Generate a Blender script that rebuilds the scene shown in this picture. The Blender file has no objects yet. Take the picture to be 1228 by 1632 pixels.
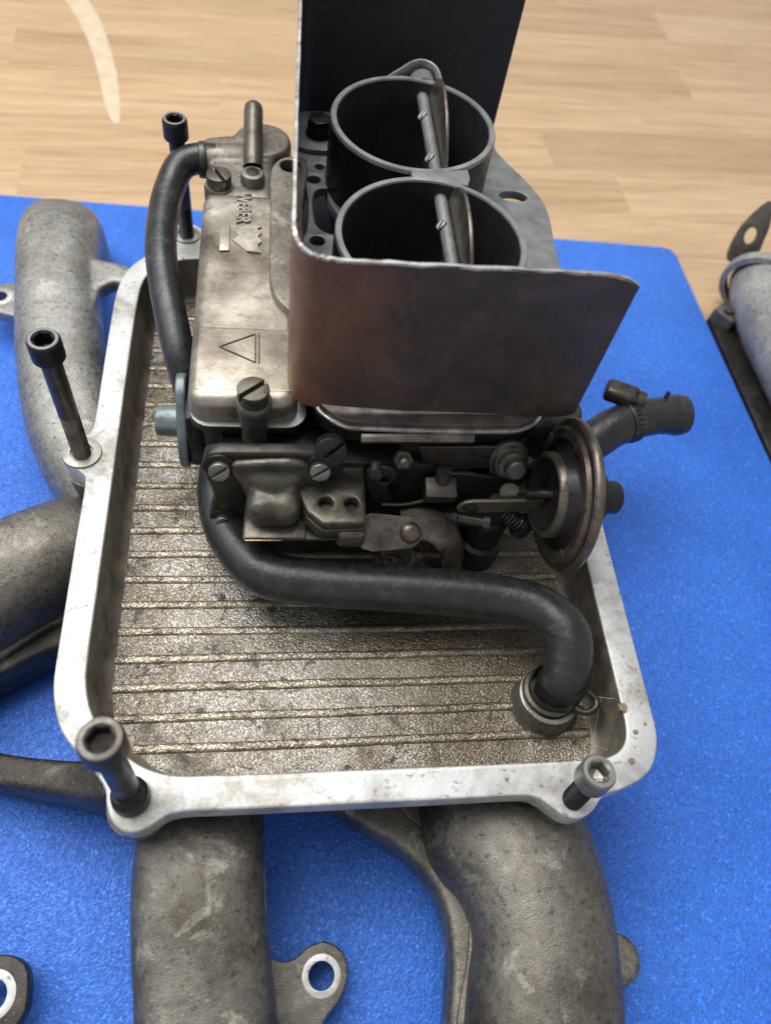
import bpy, bmesh, math, random
from mathutils import Vector, Matrix, Quaternion
random.seed(7)
SC = bpy.context.scene
COL = SC.collection
S = 0.01                                   # all lengths below are centimetres

# ------------------------------------------------------------------ camera
cam_d = bpy.data.cameras.new('camera'); cam = bpy.data.objects.new('camera', cam_d); COL.objects.link(cam)
RIGHT = Vector((0.98945368, -0.07318581, 0.12500098))
DOWN = Vector((0.00479687, -0.84594185, -0.53325358))
FWD = Vector((0.14477015, 0.52822934, -0.83666921))
cm = Matrix.Identity(4)
for i in range(3):
    cm[i][0] = RIGHT[i]; cm[i][1] = -DOWN[i]; cm[i][2] = -FWD[i]
cm[0][3], cm[1][3], cm[2][3] = 0.0695889, -0.0491150, 0.3192683
cam.matrix_world = cm
cam_d.sensor_fit = 'VERTICAL'; cam_d.sensor_height = 24; cam_d.sensor_width = 24
cam_d.lens = 1227 / 1632 * 24
cam_d.clip_start = 0.01; cam_d.clip_end = 50
cam_d.dof.use_dof = True; cam_d.dof.focus_distance = 0.282; cam_d.dof.aperture_fstop = 6.4
SC.camera = cam

# ------------------------------------------------------------------ world and lamps (an indoor room)
w = bpy.data.worlds.new('World'); SC.world = w; w.use_nodes = True
w.node_tree.nodes['Background'].inputs[0].default_value = (0.90, 0.94, 1.0, 1)
w.node_tree.nodes['Background'].inputs[1].default_value = 0.46
def area(name, loc, target, sx, sy, power, col):
    l = bpy.data.lights.new(name, 'AREA'); l.shape = 'RECTANGLE'; l.size = sx; l.size_y = sy; l.energy = power; l.color = col
    o = bpy.data.objects.new(name, l); COL.objects.link(o); o.location = loc
    o.rotation_euler = (Vector(target) - Vector(loc)).to_track_quat('-Z', 'Y').to_euler()
    return o
area('ceiling_lamp', (-0.20, 0.48, 1.25), (0.10, 0.12, 0.05), 1.0, 0.8, 19, (1.0, 0.98, 0.95))
area('window_light', (-0.95, 0.35, 0.95), (0.10, 0.12, 0.05), 0.8, 0.8, 5, (0.90, 0.96, 1.0))
SC.view_settings.view_transform = 'Standard'; SC.view_settings.look = 'None'
SC.view_settings.exposure = 0.0; SC.view_settings.gamma = 1.0

# ------------------------------------------------------------------ materials
class B:
    def __init__(s, name):
        s.m = bpy.data.materials.new(name); s.m.use_nodes = True; s.t = s.m.node_tree
        for n in list(s.t.nodes): s.t.nodes.remove(n)
        s.tc = s.t.nodes.new('ShaderNodeTexCoord')
        s.co = s.map(s.tc.outputs['Object'], 100.0)
    def _set(s, sock, v):
        if hasattr(v, 'is_output'): s.t.links.new(v, sock)
        elif isinstance(v, (tuple, list)) and len(v) == 3 and sock.type == 'RGBA': sock.default_value = (*v, 1)
        else: sock.default_value = v
    def map(s, vec, sc):
        n = s.t.nodes.new('ShaderNodeMapping'); s._set(n.inputs['Vector'], vec)
        n.inputs['Scale'].default_value = (sc,)*3 if isinstance(sc, (int, float)) else sc
        return n.outputs[0]
    def noise(s, scale, detail=4, rough=.55, dist=0, vec=None):
        n = s.t.nodes.new('ShaderNodeTexNoise'); s._set(n.inputs['Vector'], vec or s.co)
        n.inputs['Scale'].default_value = scale; n.inputs['Detail'].default_value = detail
        n.inputs['Roughness'].default_value = rough; n.inputs['Distortion'].default_value = dist
        return n.outputs[0]
    def voro(s, scale, vec=None, out='Distance', feature='F1'):
        n = s.t.nodes.new('ShaderNodeTexVoronoi'); n.feature = feature; s._set(n.inputs['Vector'], vec or s.co)
        n.inputs['Scale'].default_value = scale
        return n.outputs[out]
    def ramp(s, fac, stops):
        n = s.t.nodes.new('ShaderNodeValToRGB'); s._set(n.inputs[0], fac)
        e = n.color_ramp.elements
        while len(e) < len(stops): e.new(.5)
        for q, (p, c) in zip(e, stops):
            q.position = p; q.color = (c, c, c, 1) if isinstance(c, (int, float)) else (*c, 1)
        return n.outputs[0]
    def mix(s, fac, a, b, mode='MIX'):
        n = s.t.nodes.new('ShaderNodeMix'); n.data_type = 'RGBA'; n.blend_type = mode
        s._set(n.inputs[0], fac); s._set(n.inputs[6], a); s._set(n.inputs[7], b)
        return n.outputs[2]
    def math(s, op, a, b=0.0):
        n = s.t.nodes.new('ShaderNodeMath'); n.operation = op; s._set(n.inputs[0], a); s._set(n.inputs[1], b)
        return n.outputs[0]
    def bump(s, h, strength, dist=.0005, normal=None):
        n = s.t.nodes.new('ShaderNodeBump'); s._set(n.inputs['Height'], h)
        n.inputs['Strength'].default_value = strength; n.inputs['Distance'].default_value = dist
        if normal: s._set(n.inputs['Normal'], normal)
        return n.outputs[0]
    def out(s, base, metal=0., rough=.5, normal=None, **kw):
        p = s.t.nodes.new('ShaderNodeBsdfPrincipled')
        s._set(p.inputs['Base Color'], base); s._set(p.inputs['Metallic'], metal); s._set(p.inputs['Roughness'], rough)
        if normal: s._set(p.inputs['Normal'], normal)
        for k, v in kw.items(): s._set(p.inputs[k.replace('_', ' ')], v)
        o = s.t.nodes.new('ShaderNodeOutputMaterial'); s.t.links.new(p.outputs[0], o.inputs[0])
        return s.m
M = {}
def cast(name, lo, hi, spot, metal=.8, rough=.46, bmp=.45, spots=True):
    b = B(name)
    big = b.ramp(b.noise(.35, 5, .6), [(.32, lo), (.68, hi)])
    fine = b.ramp(b.noise(5.0, 8, .8), [(.35, .66), (.66, 1.15)])
    c = b.mix(1, big, fine, 'MULTIPLY')
    if spots:
        c = b.mix(b.ramp(b.noise(.55, 8, .75, .6), [(.565, 0), (.66, .7)]), c, spot)
        c = b.mix(b.ramp(b.noise(14, 2, .5), [(.68, 0), (.74, .55)]), c, (.5, .48, .42))
        c = b.mix(b.ramp(b.noise(5, 4, .6), [(.30, .7), (.40, 0)]), c, (.05, .045, .04))
    g = b.math('ADD', b.noise(20, 3, .6), b.math('MULTIPLY', b.noise(6, 5, .65), .6))
    return b.out(c, metal, b.ramp(b.noise(2.5, 4), [(.3, rough - .1), (.7, rough + .15)]), b.bump(g, bmp, .0006))
M['cast_light'] = cast('cast_aluminium_grey', (.24, .23, .205), (.44, .43, .40), (.58, .56, .52))
M['cast_dark'] = cast('cast_aluminium_grimy', (.105, .092, .073), (.275, .254, .218), (.47, .44, .37))
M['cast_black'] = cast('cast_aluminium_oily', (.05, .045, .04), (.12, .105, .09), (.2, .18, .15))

def machined():
    b = B('machined_aluminium')
    c = b.ramp(b.noise(.5, 5, .6), [(.3, (.50, .50, .485)), (.65, (.68, .68, .665))])
    c = b.mix(b.ramp(b.noise(.42, 6, .68, .5), [(.47, 0), (.62, .8)]), c, (.34, .315, .27))
    c = b.mix(b.ramp(b.noise(2.2, 6, .75, .8), [(.57, 0), (.66, .85)]), c, (.25, .23, .19))
    c = b.mix(b.ramp(b.noise(3.2, 7, .75, .4), [(.60, 0), (.66, .8)]), c, (.12, .10, .08))
    c = b.mix(b.ramp(b.noise(.23, 4, .6), [(.62, 0), (.70, .5)]), c, (.40, .28, .17))
    sc = b.noise(6, 3, .6, vec=b.map(b.co, (6, .25, 1)))
    return b.out(c, .35, b.ramp(b.noise(3, 5), [(.3, .34), (.7, .55)]), b.bump(b.math('ADD', sc, b.noise(9, 4)), .25, .0003))
M['dull_zinc'] = cast('dull_stained_zinc', (.13, .115, .095), (.30, .275, .235), (.40, .37, .32), .7, .46, .25)
M['machined'] = machined()

def oil_and_shade(b, c, amount):  # leaked oil, with the shade around the carburettor painted into the same brown
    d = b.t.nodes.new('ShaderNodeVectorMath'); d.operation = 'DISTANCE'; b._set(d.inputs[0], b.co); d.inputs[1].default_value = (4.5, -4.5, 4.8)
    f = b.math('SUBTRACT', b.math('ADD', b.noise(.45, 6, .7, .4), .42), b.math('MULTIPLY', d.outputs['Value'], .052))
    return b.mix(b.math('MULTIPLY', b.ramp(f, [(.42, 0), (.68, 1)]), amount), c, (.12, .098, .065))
def tray():
    b = B('oily_grained_aluminium')
    c = b.ramp(b.noise(.30, 4, .6), [(.35, (.31, .275, .22)), (.65, (.50, .485, .45))])
    wv = b.t.nodes.new('ShaderNodeVectorMath'); wv.operation = 'ADD'; b._set(wv.inputs[0], b.co)
    nz = b.t.nodes.new('ShaderNodeTexNoise'); b._set(nz.inputs['Vector'], b.co); nz.inputs['Scale'].default_value = 5
    sc = b.t.nodes.new('ShaderNodeVectorMath'); sc.operation = 'SCALE'; b._set(sc.inputs[0], nz.outputs['Color']); sc.inputs['Scale'].default_value = .14
    b._set(wv.inputs[1], sc.outputs[0])
    v = b.voro(15, wv.outputs[0]); fine = b.noise(17, 3, .6)
    grain = b.math('ADD', v, b.math('MULTIPLY', fine, .6))
    # brown oil left standing in the pits of the grain, in wide puddles and as black spots
    c = b.mix(b.ramp(grain, [(.60, 0), (.95, .42)]), c, b.ramp(b.noise(.8, 4), [(.35, (.07, .058, .04)), (.65, (.24, .20, .145))]))
    c = b.mix(b.ramp(b.noise(.20, 5, .65, .6), [(.44, 0), (.58, .8)]), c, (.20, .165, .11))
    c = b.mix(b.ramp(b.noise(.50, 7, .70, .5), [(.53, 0), (.64, .75)]), c, (.085, .068, .045))
    c = b.mix(b.ramp(b.noise(1.4, 6, .70, .5), [(.575, 0), (.62, .92)]), c, (.03, .028, .03))
    c = b.mix(b.ramp(b.noise(4, 4, .7), [(.66, 0), (.70, .92)]), c, (.02, .02, .022))
    c = oil_and_shade(b, c, .72)
    h = b.math('MULTIPLY', grain, -1.0)
    return b.out(c, .85, b.ramp(b.noise(.8, 5), [(.35, .20), (.65, .36)]), b.bump(h, 1.0, .00026), Coat_Weight=.25, Coat_Roughness=.1)
M['tray'] = tray()
def ribm():
    b = B('oily_tan_rib')
    c = b.ramp(b.noise(2.0, 6, .7), [(.32, (.12, .095, .065)), (.6, (.50, .44, .34))])
    c = oil_and_shade(b, c, .6)
    return b.out(c, .75, .30, b.bump(b.math('ADD', b.noise(12, 4), b.voro(13)), .8, .0003))
M['rib'] = ribm()
def wallm():
    b = B('oily_brown_wall')
    c = b.ramp(b.noise(.9, 6, .65), [(.3, (.075, .063, .05)), (.55, (.22, .195, .158)), (.75, (.36, .295, .21))])
    return b.out(c, .4, .42, b.bump(b.noise(10, 4), .35, .0006))
M['wall'] = wallm()
def rubber():
    b = B('black_rubber')
    c = b.ramp(b.noise(1.2, 5, .6), [(.35, (.013, .013, .014)), (.7, (.030, .030, .032))])
    c = b.mix(b.ramp(b.noise(1.6, 8, .75), [(.54, 0), (.70, .45)]), c, (.11, .11, .11))
    c = b.mix(b.ramp(b.noise(9, 5, .7), [(.67, 0), (.73, .55)]), c, (.30, .29, .27))
    return b.out(c, 0, b.ramp(b.noise(1.5, 4), [(.3, .20), (.7, .42)]), b.bump(b.noise(6, 6, .68), .30, .0006))
M['rubber'] = rubber()
def darkm(name, lo, hi, metal=.7, rough=.4, dust=.5, brown=None):
    b = B(name)
    c = b.ramp(b.noise(1.1, 5, .62), [(.32, lo), (.68, hi)])
    if brown: c = b.mix(b.ramp(b.noise(1.7, 5, .65), [(.5, 0), (.68, .7)]), c, brown)
    c = b.mix(b.ramp(b.noise(16, 2), [(.69, 0), (.74, dust)]), c, (.34, .32, .29))
    return b.out(c, metal, b.ramp(b.noise(2.3, 5), [(.3, rough - .1), (.7, rough + .15)]), b.bump(b.noise(11, 4, .6), .2, .0004))
M['black'] = darkm('black_oily_metal', (.010, .010, .010), (.026, .025, .024), .35, .38)
M['bore'] = darkm('bore_black_metal', (.022, .022, .023), (.042, .041, .04), .2, .5, .3)
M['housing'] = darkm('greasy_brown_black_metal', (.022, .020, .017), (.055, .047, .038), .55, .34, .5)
M['link'] = darkm('oily_yellowed_steel', (.13, .12, .085), (.25, .235, .175), .7, .32, .4)
M['horn'] = darkm('grey_coated_metal', (.17, .18, .18), (.30, .305, .30), .45, .45, .45)
M['horn_light'] = darkm('worn_zinc_edge', (.28, .28, .27), (.46, .45, .43), .7, .4, .5)
M['olive'] = darkm('greasy_olive_metal', (.07, .064, .05), (.16, .147, .115), .6, .34, .5, (.045, .036, .026))
M['steel'] = darkm('dark_bolt_steel', (.05, .046, .042), (.13, .12, .105), .8, .38, .4, (.10, .07, .045))
M['steel_light'] = darkm('worn_bolt_steel', (.20, .19, .17), (.40, .38, .33), .85, .36, .3)
M['black_steel'] = darkm('blackened_bolt_steel', (.016, .016, .018), (.045, .042, .04), .6, .36, .4)
M['zinc'] = darkm('blue_grey_zinc', (.15, .19, .20), (.28, .33, .345), .55, .42, .5, (.08, .09, .085))
M['bronze'] = darkm('brown_lacquered_steel', (.11, .094, .076), (.24, .205, .165), .75, .32, .4, (.06, .048, .04))
M['diaphragm'] = darkm('dark_bronze_steel', (.07, .058, .045), (.18, .15, .115), .8, .3, .5)
M['brass'] = darkm('bright_brass_edge', (.45, .30, .17), (.70, .50, .30), .9, .3, 0)
M['grey_cast'] = cast('grey_cast_part', (.22, .21, .195), (.38, .37, .345), (.46, .45, .43), .2, .55, .2)
M['brown_steel'] = darkm('brown_stained_steel', (.06, .05, .045), (.16, .14, .12), .5, .45, .2)
M['dust'] = darkm('sandy_crumb', (.18, .12, .07), (.38, .28, .18), 0, .8, .2)
def bowl():
    b = B('warm_stained_zinc')
    c = b.ramp(b.noise(.42, 5, .6, .4), [(.30, (.14, .118, .09)), (.5, (.32, .285, .23)), (.7, (.56, .52, .44))])
    c = b.mix(b.ramp(b.noise(1.6, 6, .7), [(.55, 0), (.7, .65)]), c, (.16, .13, .10))
    c = b.mix(b.ramp(b.noise(.55, 4, .6), [(.60, 0), (.72, .5)]), c, (.33, .20, .12))
    c = b.mix(b.ramp(b.noise(9, 3), [(.68, 0), (.74, .6)]), c, (.62, .58, .50))
    return b.out(c, .75, b.ramp(b.noise(2, 5), [(.3, .28), (.7, .50)]), b.bump(b.noise(7, 5, .65), .2, .0004))
M['bowl'] = bowl()
M['bowl_worn'] = darkm('rubbed_zinc', (.34, .31, .26), (.58, .54, .47), .75, .32, .4)
def shield():
    b = B('rust_browned_sheet_steel')
    x = b.t.nodes.new('ShaderNodeSeparateXYZ'); b._set(x.inputs[0], b.co)
    c = b.ramp(b.noise(.5, 6, .65, .5), [(.3, (.045, .036, .032)), (.55, (.082, .066, .056)), (.75, (.135, .10, .075))])
    # the sheet is rustier towards its bent edge
    nearbend = b.ramp(b.math('ADD', b.math('MULTIPLY', x.outputs[0], -.16), b.noise(.35, 5, .6)), [(.60, 0), (1.0, .85)])
    c = b.mix(nearbend, c, b.ramp(b.noise(.8, 5), [(.3, (.20, .083, .043)), (.7, (.29, .145, .075))]))
    spots = b.math('MULTIPLY', b.ramp(b.noise(.9, 8, .72, .6), [(.52, 0), (.58, .6)]), b.ramp(x.outputs[0], [(0, 1), (1, 0)]))
    c = b.mix(spots, c, (.16, .075, .038))
    soot = b.ramp(b.math('ADD', b.math('MULTIPLY', x.outputs[1], .2), b.noise(.5, 4)), [(.95, 0), (1.0, 0), (2.3, 1)] if False else [(.7, 0), (1.0, 1)])
    c = b.mix(soot, c, (.030, .029, .029))
    c = b.mix(b.ramp(b.noise(2.2, 7, .75, vec=b.map(b.co, (.4, 1, 1.6))), [(.60, 0), (.70, .45)]), c, (.15, .115, .095))
    c = b.mix(b.ramp(b.noise(9, 3), [(.67, 0), (.73, .35)]), c, (.35, .30, .26))
    return b.out(c, .25, b.ramp(b.noise(1.4, 5), [(.3, .42), (.7, .60)]), b.bump(b.noise(5, 6, .65), .15, .0004))
M['shield'] = shield()
M['cut_edge'] = darkm('bright_cut_steel_edge', (.45, .43, .41), (.70, .68, .66), .8, .35, 0, (.25, .16, .11))
def foam():
    b = B('blue_foam')
    v = b.voro(11, out='Color')
    sp = b.ramp(v, [(.0, .66), (.5, .96), (.82, 1.15), (.93, 1.6)])
    glint = b.ramp(b.voro(10, out='Color'), [(.90, 0), (.94, .55)])
    c = b.mix(1, b.ramp(b.noise(.12, 3), [(.35, (.024, .140, .62)), (.65, (.036, .180, .73))]), sp, 'MULTIPLY')
    c = b.mix(glint, c, (.16, .33, .85))
    h = b.math('ADD', b.voro(9), b.noise(14, 3))
    return b.out(c, 0, b.ramp(v, [(.2, .60), (.9, .30)]), b.bump(h, .55, .0005), Sheen_Weight=.25, Sheen_Tint=(.4, .65, 1.0, 1))
M['foam'] = foam()
def wood():
    b = B('laminate_oak')
    oi = b.t.nodes.new('ShaderNodeObjectInfo')
    off = b.t.nodes.new('ShaderNodeVectorMath'); off.operation = 'ADD'
    b._set(off.inputs[0], b.co)
    cb = b.t.nodes.new('ShaderNodeCombineXYZ')
    b._set(cb.inputs[0], b.math('MULTIPLY', oi.outputs['Random'], 300)); b._set(cb.inputs[1], b.math('MULTIPLY', oi.outputs['Random'], 77))
    b._set(off.inputs[1], cb.outputs[0])
    v = b.map(off.outputs[0], (.06, 1, 1))
    g = b.noise(.75, 6, .62, 1.2, vec=v)
    c = b.ramp(g, [(.22, (.42, .275, .15)), (.45, (.555, .375, .215)), (.6, (.615, .435, .262)), (.8, (.68, .505, .325))])
    f = b.ramp(b.noise(5, 4, .6, vec=v), [(.3, .84), (.7, 1.07)])
    c = b.mix(1, c, f, 'MULTIPLY')
    tone = b.ramp(oi.outputs['Random'], [(0, (.87, .84, .81)), (.35, (.97, .95, .93)), (1, (1.04, 1.04, 1.04))])
    c = b.mix(1, c, tone, 'MULTIPLY')
    return b.out(c, 0, .38, b.bump(b.noise(5, 4, .6, vec=v), .06, .0003))
M['wood'] = wood()
b = B('wood_joint'); M['joint'] = b.out((.50, .35, .20), 0, .6)
b = B('pale_cream_stripe'); M['cream'] = b.out(b.ramp(b.noise(1.2, 5), [(.3, (.60, .47, .31)), (.7, (.72, .60, .43))]), 0, .35)
b = B('cobweb_silk'); M['silk'] = b.out((.75, .75, .72), 0, .5)

# ------------------------------------------------------------------ mesh helpers (centimetres)
def catmull(pts, sub=6, closed=False):
    P = [Vector(p) for p in pts]; n = len(P); out = []
    rng = range(n) if closed else range(n - 1)
    for i in rng:
        p1, p2 = P[i], P[(i+1) % n]
        p0 = P[i-1] if (closed or i > 0) else p1*2 - p2
        p3 = P[(i+2) % n] if (closed or i < n-2) else p2*2 - p1
        d1 = max((p1-p0).length, 1e-6)**.5; d2 = max((p2-p1).length, 1e-6)**.5; d3 = max((p3-p2).length, 1e-6)**.5
        m1 = (p2-p1) + d2*((p1-p0)/d1 - (p2-p0)/(d1+d2)) if d1 else p2-p1
        m2 = (p2-p1) + d2*((p3-p2)/d3 - (p3-p1)/(d2+d3))
        m1 = d2*((p1-p0)/d1 - (p2-p0)/(d1+d2) + (p2-p1)/d2)
        m2 = d2*((p2-p1)/d2 - (p3-p1)/(d2+d3) + (p3-p2)/d3)
        for k in range(sub):
            t = k/sub; t2 = t*t; t3 = t2*t
            out.append(p1*(2*t3-3*t2+1) + m1*(t3-2*t2+t) + p2*(-2*t3+3*t2) + m2*(t3-t2))
    if not closed: out.append(P[-1])
    return out
def circ(cx, cy, r, n=24, a0=0, ry=None):
    return [(cx + r*math.cos(a0 + 2*math.pi*i/n), cy + (ry or r)*math.sin(a0 + 2*math.pi*i/n)) for i in range(n)]
def smooth2(pts, sub=4): return [(p.x, p.y) for p in catmull([(x, y, 0) for x, y in pts], sub, True)]
def rrect(x0, x1, y0, y1, r, n=5):
    o = []
    for cx, cy, a in ((x1-r, y1-r, 0), (x0+r, y1-r, 90), (x0+r, y0+r, 180), (x1-r, y0+r, 270)):
        for i in range(n+1):
            t = math.radians(a + 90*i/n); o.append((cx + r*math.cos(t), cy + r*math.sin(t)))
    return o
def offset(poly, d):                        # inward for a counter-clockwise outline
    n = len(poly); out = []
    A = sum(poly[i][0]*poly[(i+1) % n][1] - poly[(i+1) % n][0]*poly[i][1] for i in range(n))
    sg = 1 if A > 0 else -1
    for i in range(n):
        a = Vector(poly[i-1]); c = Vector(poly[(i+1) % n]); t = (c-a).normalized()
        out.append((poly[i][0] - t.y*d*sg, poly[i][1] + t.x*d*sg))
    return out
def frame(o, ax, up=None):
    z = Vector(ax).normalized(); u = Vector(up) if up else (Vector((0, 0, 1)) if abs(z.z) < .9 else Vector((0, 1, 0)))
    x = u.cross(z).normalized(); y = z.cross(x)
    m = Matrix((x, y, z)).transposed().to_4x4(); m.translation = Vector(o); return m
FRONT = lambda y: Matrix(((1, 0, 0, 0), (0, 0, -1, y), (0, 1, 0, 0), (0, 0, 0, 1)))       # u->X v->Z w->-Y
SIDE = lambda x: Matrix(((0, 0, -1, x), (1, 0, 0, 0), (0, 1, 0, 0), (0, 0, 0, 1)))        # u->Y v->Z w->-X
class MB:
    def __init__(s): s.v = []; s.f = []
    def add(s, vs, fs, M=None):
        o = len(s.v)
        s.v += [(M @ Vector(p) if M else Vector(p)) for p in vs]
        s.f += [tuple(i+o for i in f) for f in fs]; return s
    def box(s, c, size, rot=(0, 0, 0), bev=.05, seg=2, M=None):
        bm = bmesh.new(); bmesh.ops.create_cube(bm, size=1)
        for v in bm.verts: v.co = Vector((v.co.x*size[0], v.co.y*size[1], v.co.z*size[2]))
        if bev: bmesh.ops.bevel(bm, geom=list(bm.edges), offset=min(bev, .48*min(size)), segments=seg, profile=.5, affect='EDGES')
        T = Matrix.Translation(Vector(c)) @ Matrix.Rotation(rot[2], 4, 'Z') @ Matrix.Rotation(rot[1], 4, 'Y') @ Matrix.Rotation(rot[0], 4, 'X')
        if M: T = M @ T
        bm.verts.index_update()
        s.add([v.co.copy() for v in bm.verts], [[v.index for v in f.verts] for f in bm.faces], T); bm.free(); return s
    def lathe(s, prof, o=(0, 0, 0), ax=(0, 0, 1), n=32, rmod=None):
        F = frame(o, ax); vs = []; fs = []; rings = []
        for r, h in prof:
            if r < 1e-5: rings.append([len(vs)]); vs.append((0, 0, h))
            else:
                rings.append(list(range(len(vs), len(vs)+n)))
                for i in range(n):
                    a = 2*math.pi*i/n; q = r*(rmod(i) if rmod else 1)
                    vs.append((q*math.cos(a), q*math.sin(a), h))
        for a, c in zip(rings, rings[1:]):
            for i in range(n):
                j = (i+1) % n
                if len(a) == 1 and len(c) == 1: continue
                if len(a) == 1: fs.append((a[0], c[j], c[i])[::-1])
                elif len(c) == 1: fs.append((a[i], a[j], c[0]))
                else: fs.append((a[i], a[j], c[j], c[i]))
        return s.add(vs, fs, F)
    def tube(s, pts, r, n=18, sub=6, cap=True, flat=1.0, up=None, sq=2.0):
        R = r if isinstance(r, (list, tuple)) else [r]*len(pts)
        P = catmull(pts, sub); RR = [v.x for v in catmull([(q, 0, 0) for q in R], sub)]
        if len(RR) != len(P): RR = [R[0]]*len(P)
        vs = []; fs = []
        t0 = (P[1]-P[0]).normalized(); u = Vector(up) if up else (Vector((0, 0, 1)) if abs(t0.z) < .9 else Vector((0, 1, 0)))
        x = u.cross(t0).normalized(); prev = t0
        for i, p in enumerate(P):
            t = (P[min(i+1, len(P)-1)] - P[max(i-1, 0)]).normalized()
            q = prev.rotation_difference(t); x = q @ x; x = (x - t*x.dot(t)).normalized(); prev = t; y = t.cross(x)
            for k in range(n):
                a = 2*math.pi*k/n; ca = math.cos(a); sa = math.sin(a)
                ca = math.copysign(abs(ca)**(2/sq), ca); sa = math.copysign(abs(sa)**(2/sq), sa); vs.append(p + x*(RR[i]*ca) + y*(RR[i]*flat*sa))
        for i in range(len(P)-1):
            for k in range(n):
                fs.append((i*n+k, i*n+(k+1) % n, (i+1)*n+(k+1) % n, (i+1)*n+k))
        if cap: fs.append(tuple(range(n))[::-1]); fs.append(tuple((len(P)-1)*n+k for k in range(n)))
        return s.add(vs, fs)
    def plate(s, outlines, z0, z1, bev=0., M=None, res=2):
        c = bpy.data.curves.new('c', 'CURVE'); c.dimensions = '2D'; c.fill_mode = 'BOTH'
        c.extrude = (z1-z0)/2 - bev; c.bevel_depth = bev; c.bevel_resolution = res; c.offset = -bev
        for o in outlines:
            sp = c.splines.new('POLY'); sp.points.add(len(o)-1)
            for q, p in zip(sp.points, o): q.co = (p[0], p[1], 0, 1)
            sp.use_cyclic_u = True
        ob = bpy.data.objects.new('c', c); COL.objects.link(ob)
        dg = bpy.context.evaluated_depsgraph_get(); me = bpy.data.meshes.new_from_object(ob.evaluated_get(dg))
        bm = bmesh.new(); bm.from_mesh(me); bmesh.ops.remove_doubles(bm, verts=bm.verts, dist=1e-4); bm.verts.index_update()
        T = Matrix.Translation((0, 0, (z0+z1)/2))
        if M: T = M @ T
        s.add([v.co.copy() for v in bm.verts], [[v.index for v in f.verts] for f in bm.faces], T)
        bm.free(); bpy.data.objects.remove(ob); bpy.data.curves.remove(c); bpy.data.meshes.remove(me); return s
    def slot_head(s, o, ax, r, h, ang, sw=.13):
        F = frame(o, ax) @ Matrix.Rotation(ang, 4, 'Z')
        s.lathe([(0, 0), (r, 0), (r, h*.45), (0, h*.45)], o, ax, 28)
        a = math.acos(sw/2/r) if sw/2 < r else 0
        for sg in (0, math.pi):
            pts = [(r*math.cos(sg + t), r*math.sin(sg + t)) for t in [(-a + 2*a*i/14) for i in range(15)]]
            s.plate([pts], h*.42, h, .04, F)
        return s
    def build(s, name, mat, parent=None, loc=None, ang=38, vox=0, disp=0, sub=0):
        L = Vector(parent.get('_o', (0, 0, 0))) if parent else Vector(loc or (0, 0, 0))
        me = bpy.data.meshes.new(name); me.from_pydata([(p - L)*S for p in s.v], [], s.f)
        bm = bmesh.new(); bm.from_mesh(me); bmesh.ops.recalc_face_normals(bm, faces=bm.faces); bm.to_mesh(me); bm.free()
        me.materials.append(M[mat] if isinstance(mat, str) else mat)
        for p in me.polygons: p.use_smooth = True
        if not vox: me.set_sharp_from_angle(angle=math.radians(ang))
        o = bpy.data.objects.new(name, me); COL.objects.link(o)
        if parent: o.parent = parent; o['_o'] = tuple(L)
        else: o.location = L*S; o['_o'] = tuple(L)
        if vox:
            m = o.modifiers.new('r', 'REMESH'); m.mode = 'VOXEL'; m.voxel_size = vox*S; m.use_smooth_shade = True
            m = o.modifiers.new('s', 'SMOOTH'); m.factor = .5; m.iterations = 6
        if disp:
            t = bpy.data.textures.new(name, 'CLOUDS'); t.noise_scale = .9*S; t.noise_depth = 2
            m = o.modifiers.new('d', 'DISPLACE'); m.texture = t; m.texture_coords = 'LOCAL'; m.strength = disp*S; m.mid_level = .5
        return o
def tag(o, label=None, cat=None, group=None, kind=None):
    for k, v in (('label', label), ('category', cat), ('group', group), ('kind', kind)):
        if v: o[k] = v
    return o
def thing(name, loc, label, cat, group=None):
    o = bpy.data.objects.new(name, None); COL.objects.link(o); o.location = Vector(loc)*S; o['_o'] = tuple(loc)
    o.empty_display_size = .01
    return tag(o, label, cat, group)
def P(name, mat, parent, fn, **k):
    m = MB(); fn(m); return m.build(name, mat, parent, **k)

# ------------------------------------------------------------------ floor (laminate strips) and mat
FZ = -.4
floor = MB().box((20, 30, FZ-.55), (300, 300, .9), bev=0).build('floor', 'joint'); tag(floor, kind='structure')
ROT = math.radians(3.17); ux = Vector((math.cos(ROT), math.sin(ROT), 0)); uy = Vector((-ux.y, ux.x, 0))
org = Vector((31.86, 40.86, 0)); rowh = 4.93
joints = {0: [-9, 32.0, 71], 1: [-22, 27.2, 49], 2: [-31, 3, 36, 80], 3: [-12, 41.6, 92], 4: [-38, 10, 56], 5: [-1, 42.1, 74], -1: [-30, 44.5, 82], -2: [-20, 38.5, 66]}
plank_mesh = {}
def plank(a, c, row):
    L = (c - a)/ux.x - .002; w_ = rowh - .002
    key = round(L, 4)
    if key not in plank_mesh:
        me = MB().box((0, 0, 0), (L, w_, .12), bev=0)
        me = me.build('plank', 'wood'); plank_mesh[key] = me.data; bpy.data.objects.remove(me)
    o = bpy.data.objects.new('plank', plank_mesh[key]); COL.objects.link(o); o.parent = floor
    # positions along the strip are measured by x at the strip's own line
    mid = (a + c)/2
    p = org + uy*(rowh*(row + .5)); t = (mid - p.x)/ux.x; p = p + ux*t
    o.location = Vector((p.x, p.y, FZ - .06))*S; o.rotation_euler = (0, 0, ROT)
for row in range(-7, 12):
    j = joints.get(row)
    if not j:
        x = -50 + random.uniform(0, 25); j = []
        while x < 100: j.append(x); x += random.uniform(28, 46)
    j = [-60] + [x for x in sorted(j) if -55 < x < 105] + [112]
    for a, c in zip(j, j[1:]): plank(a, c, row)
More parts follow.
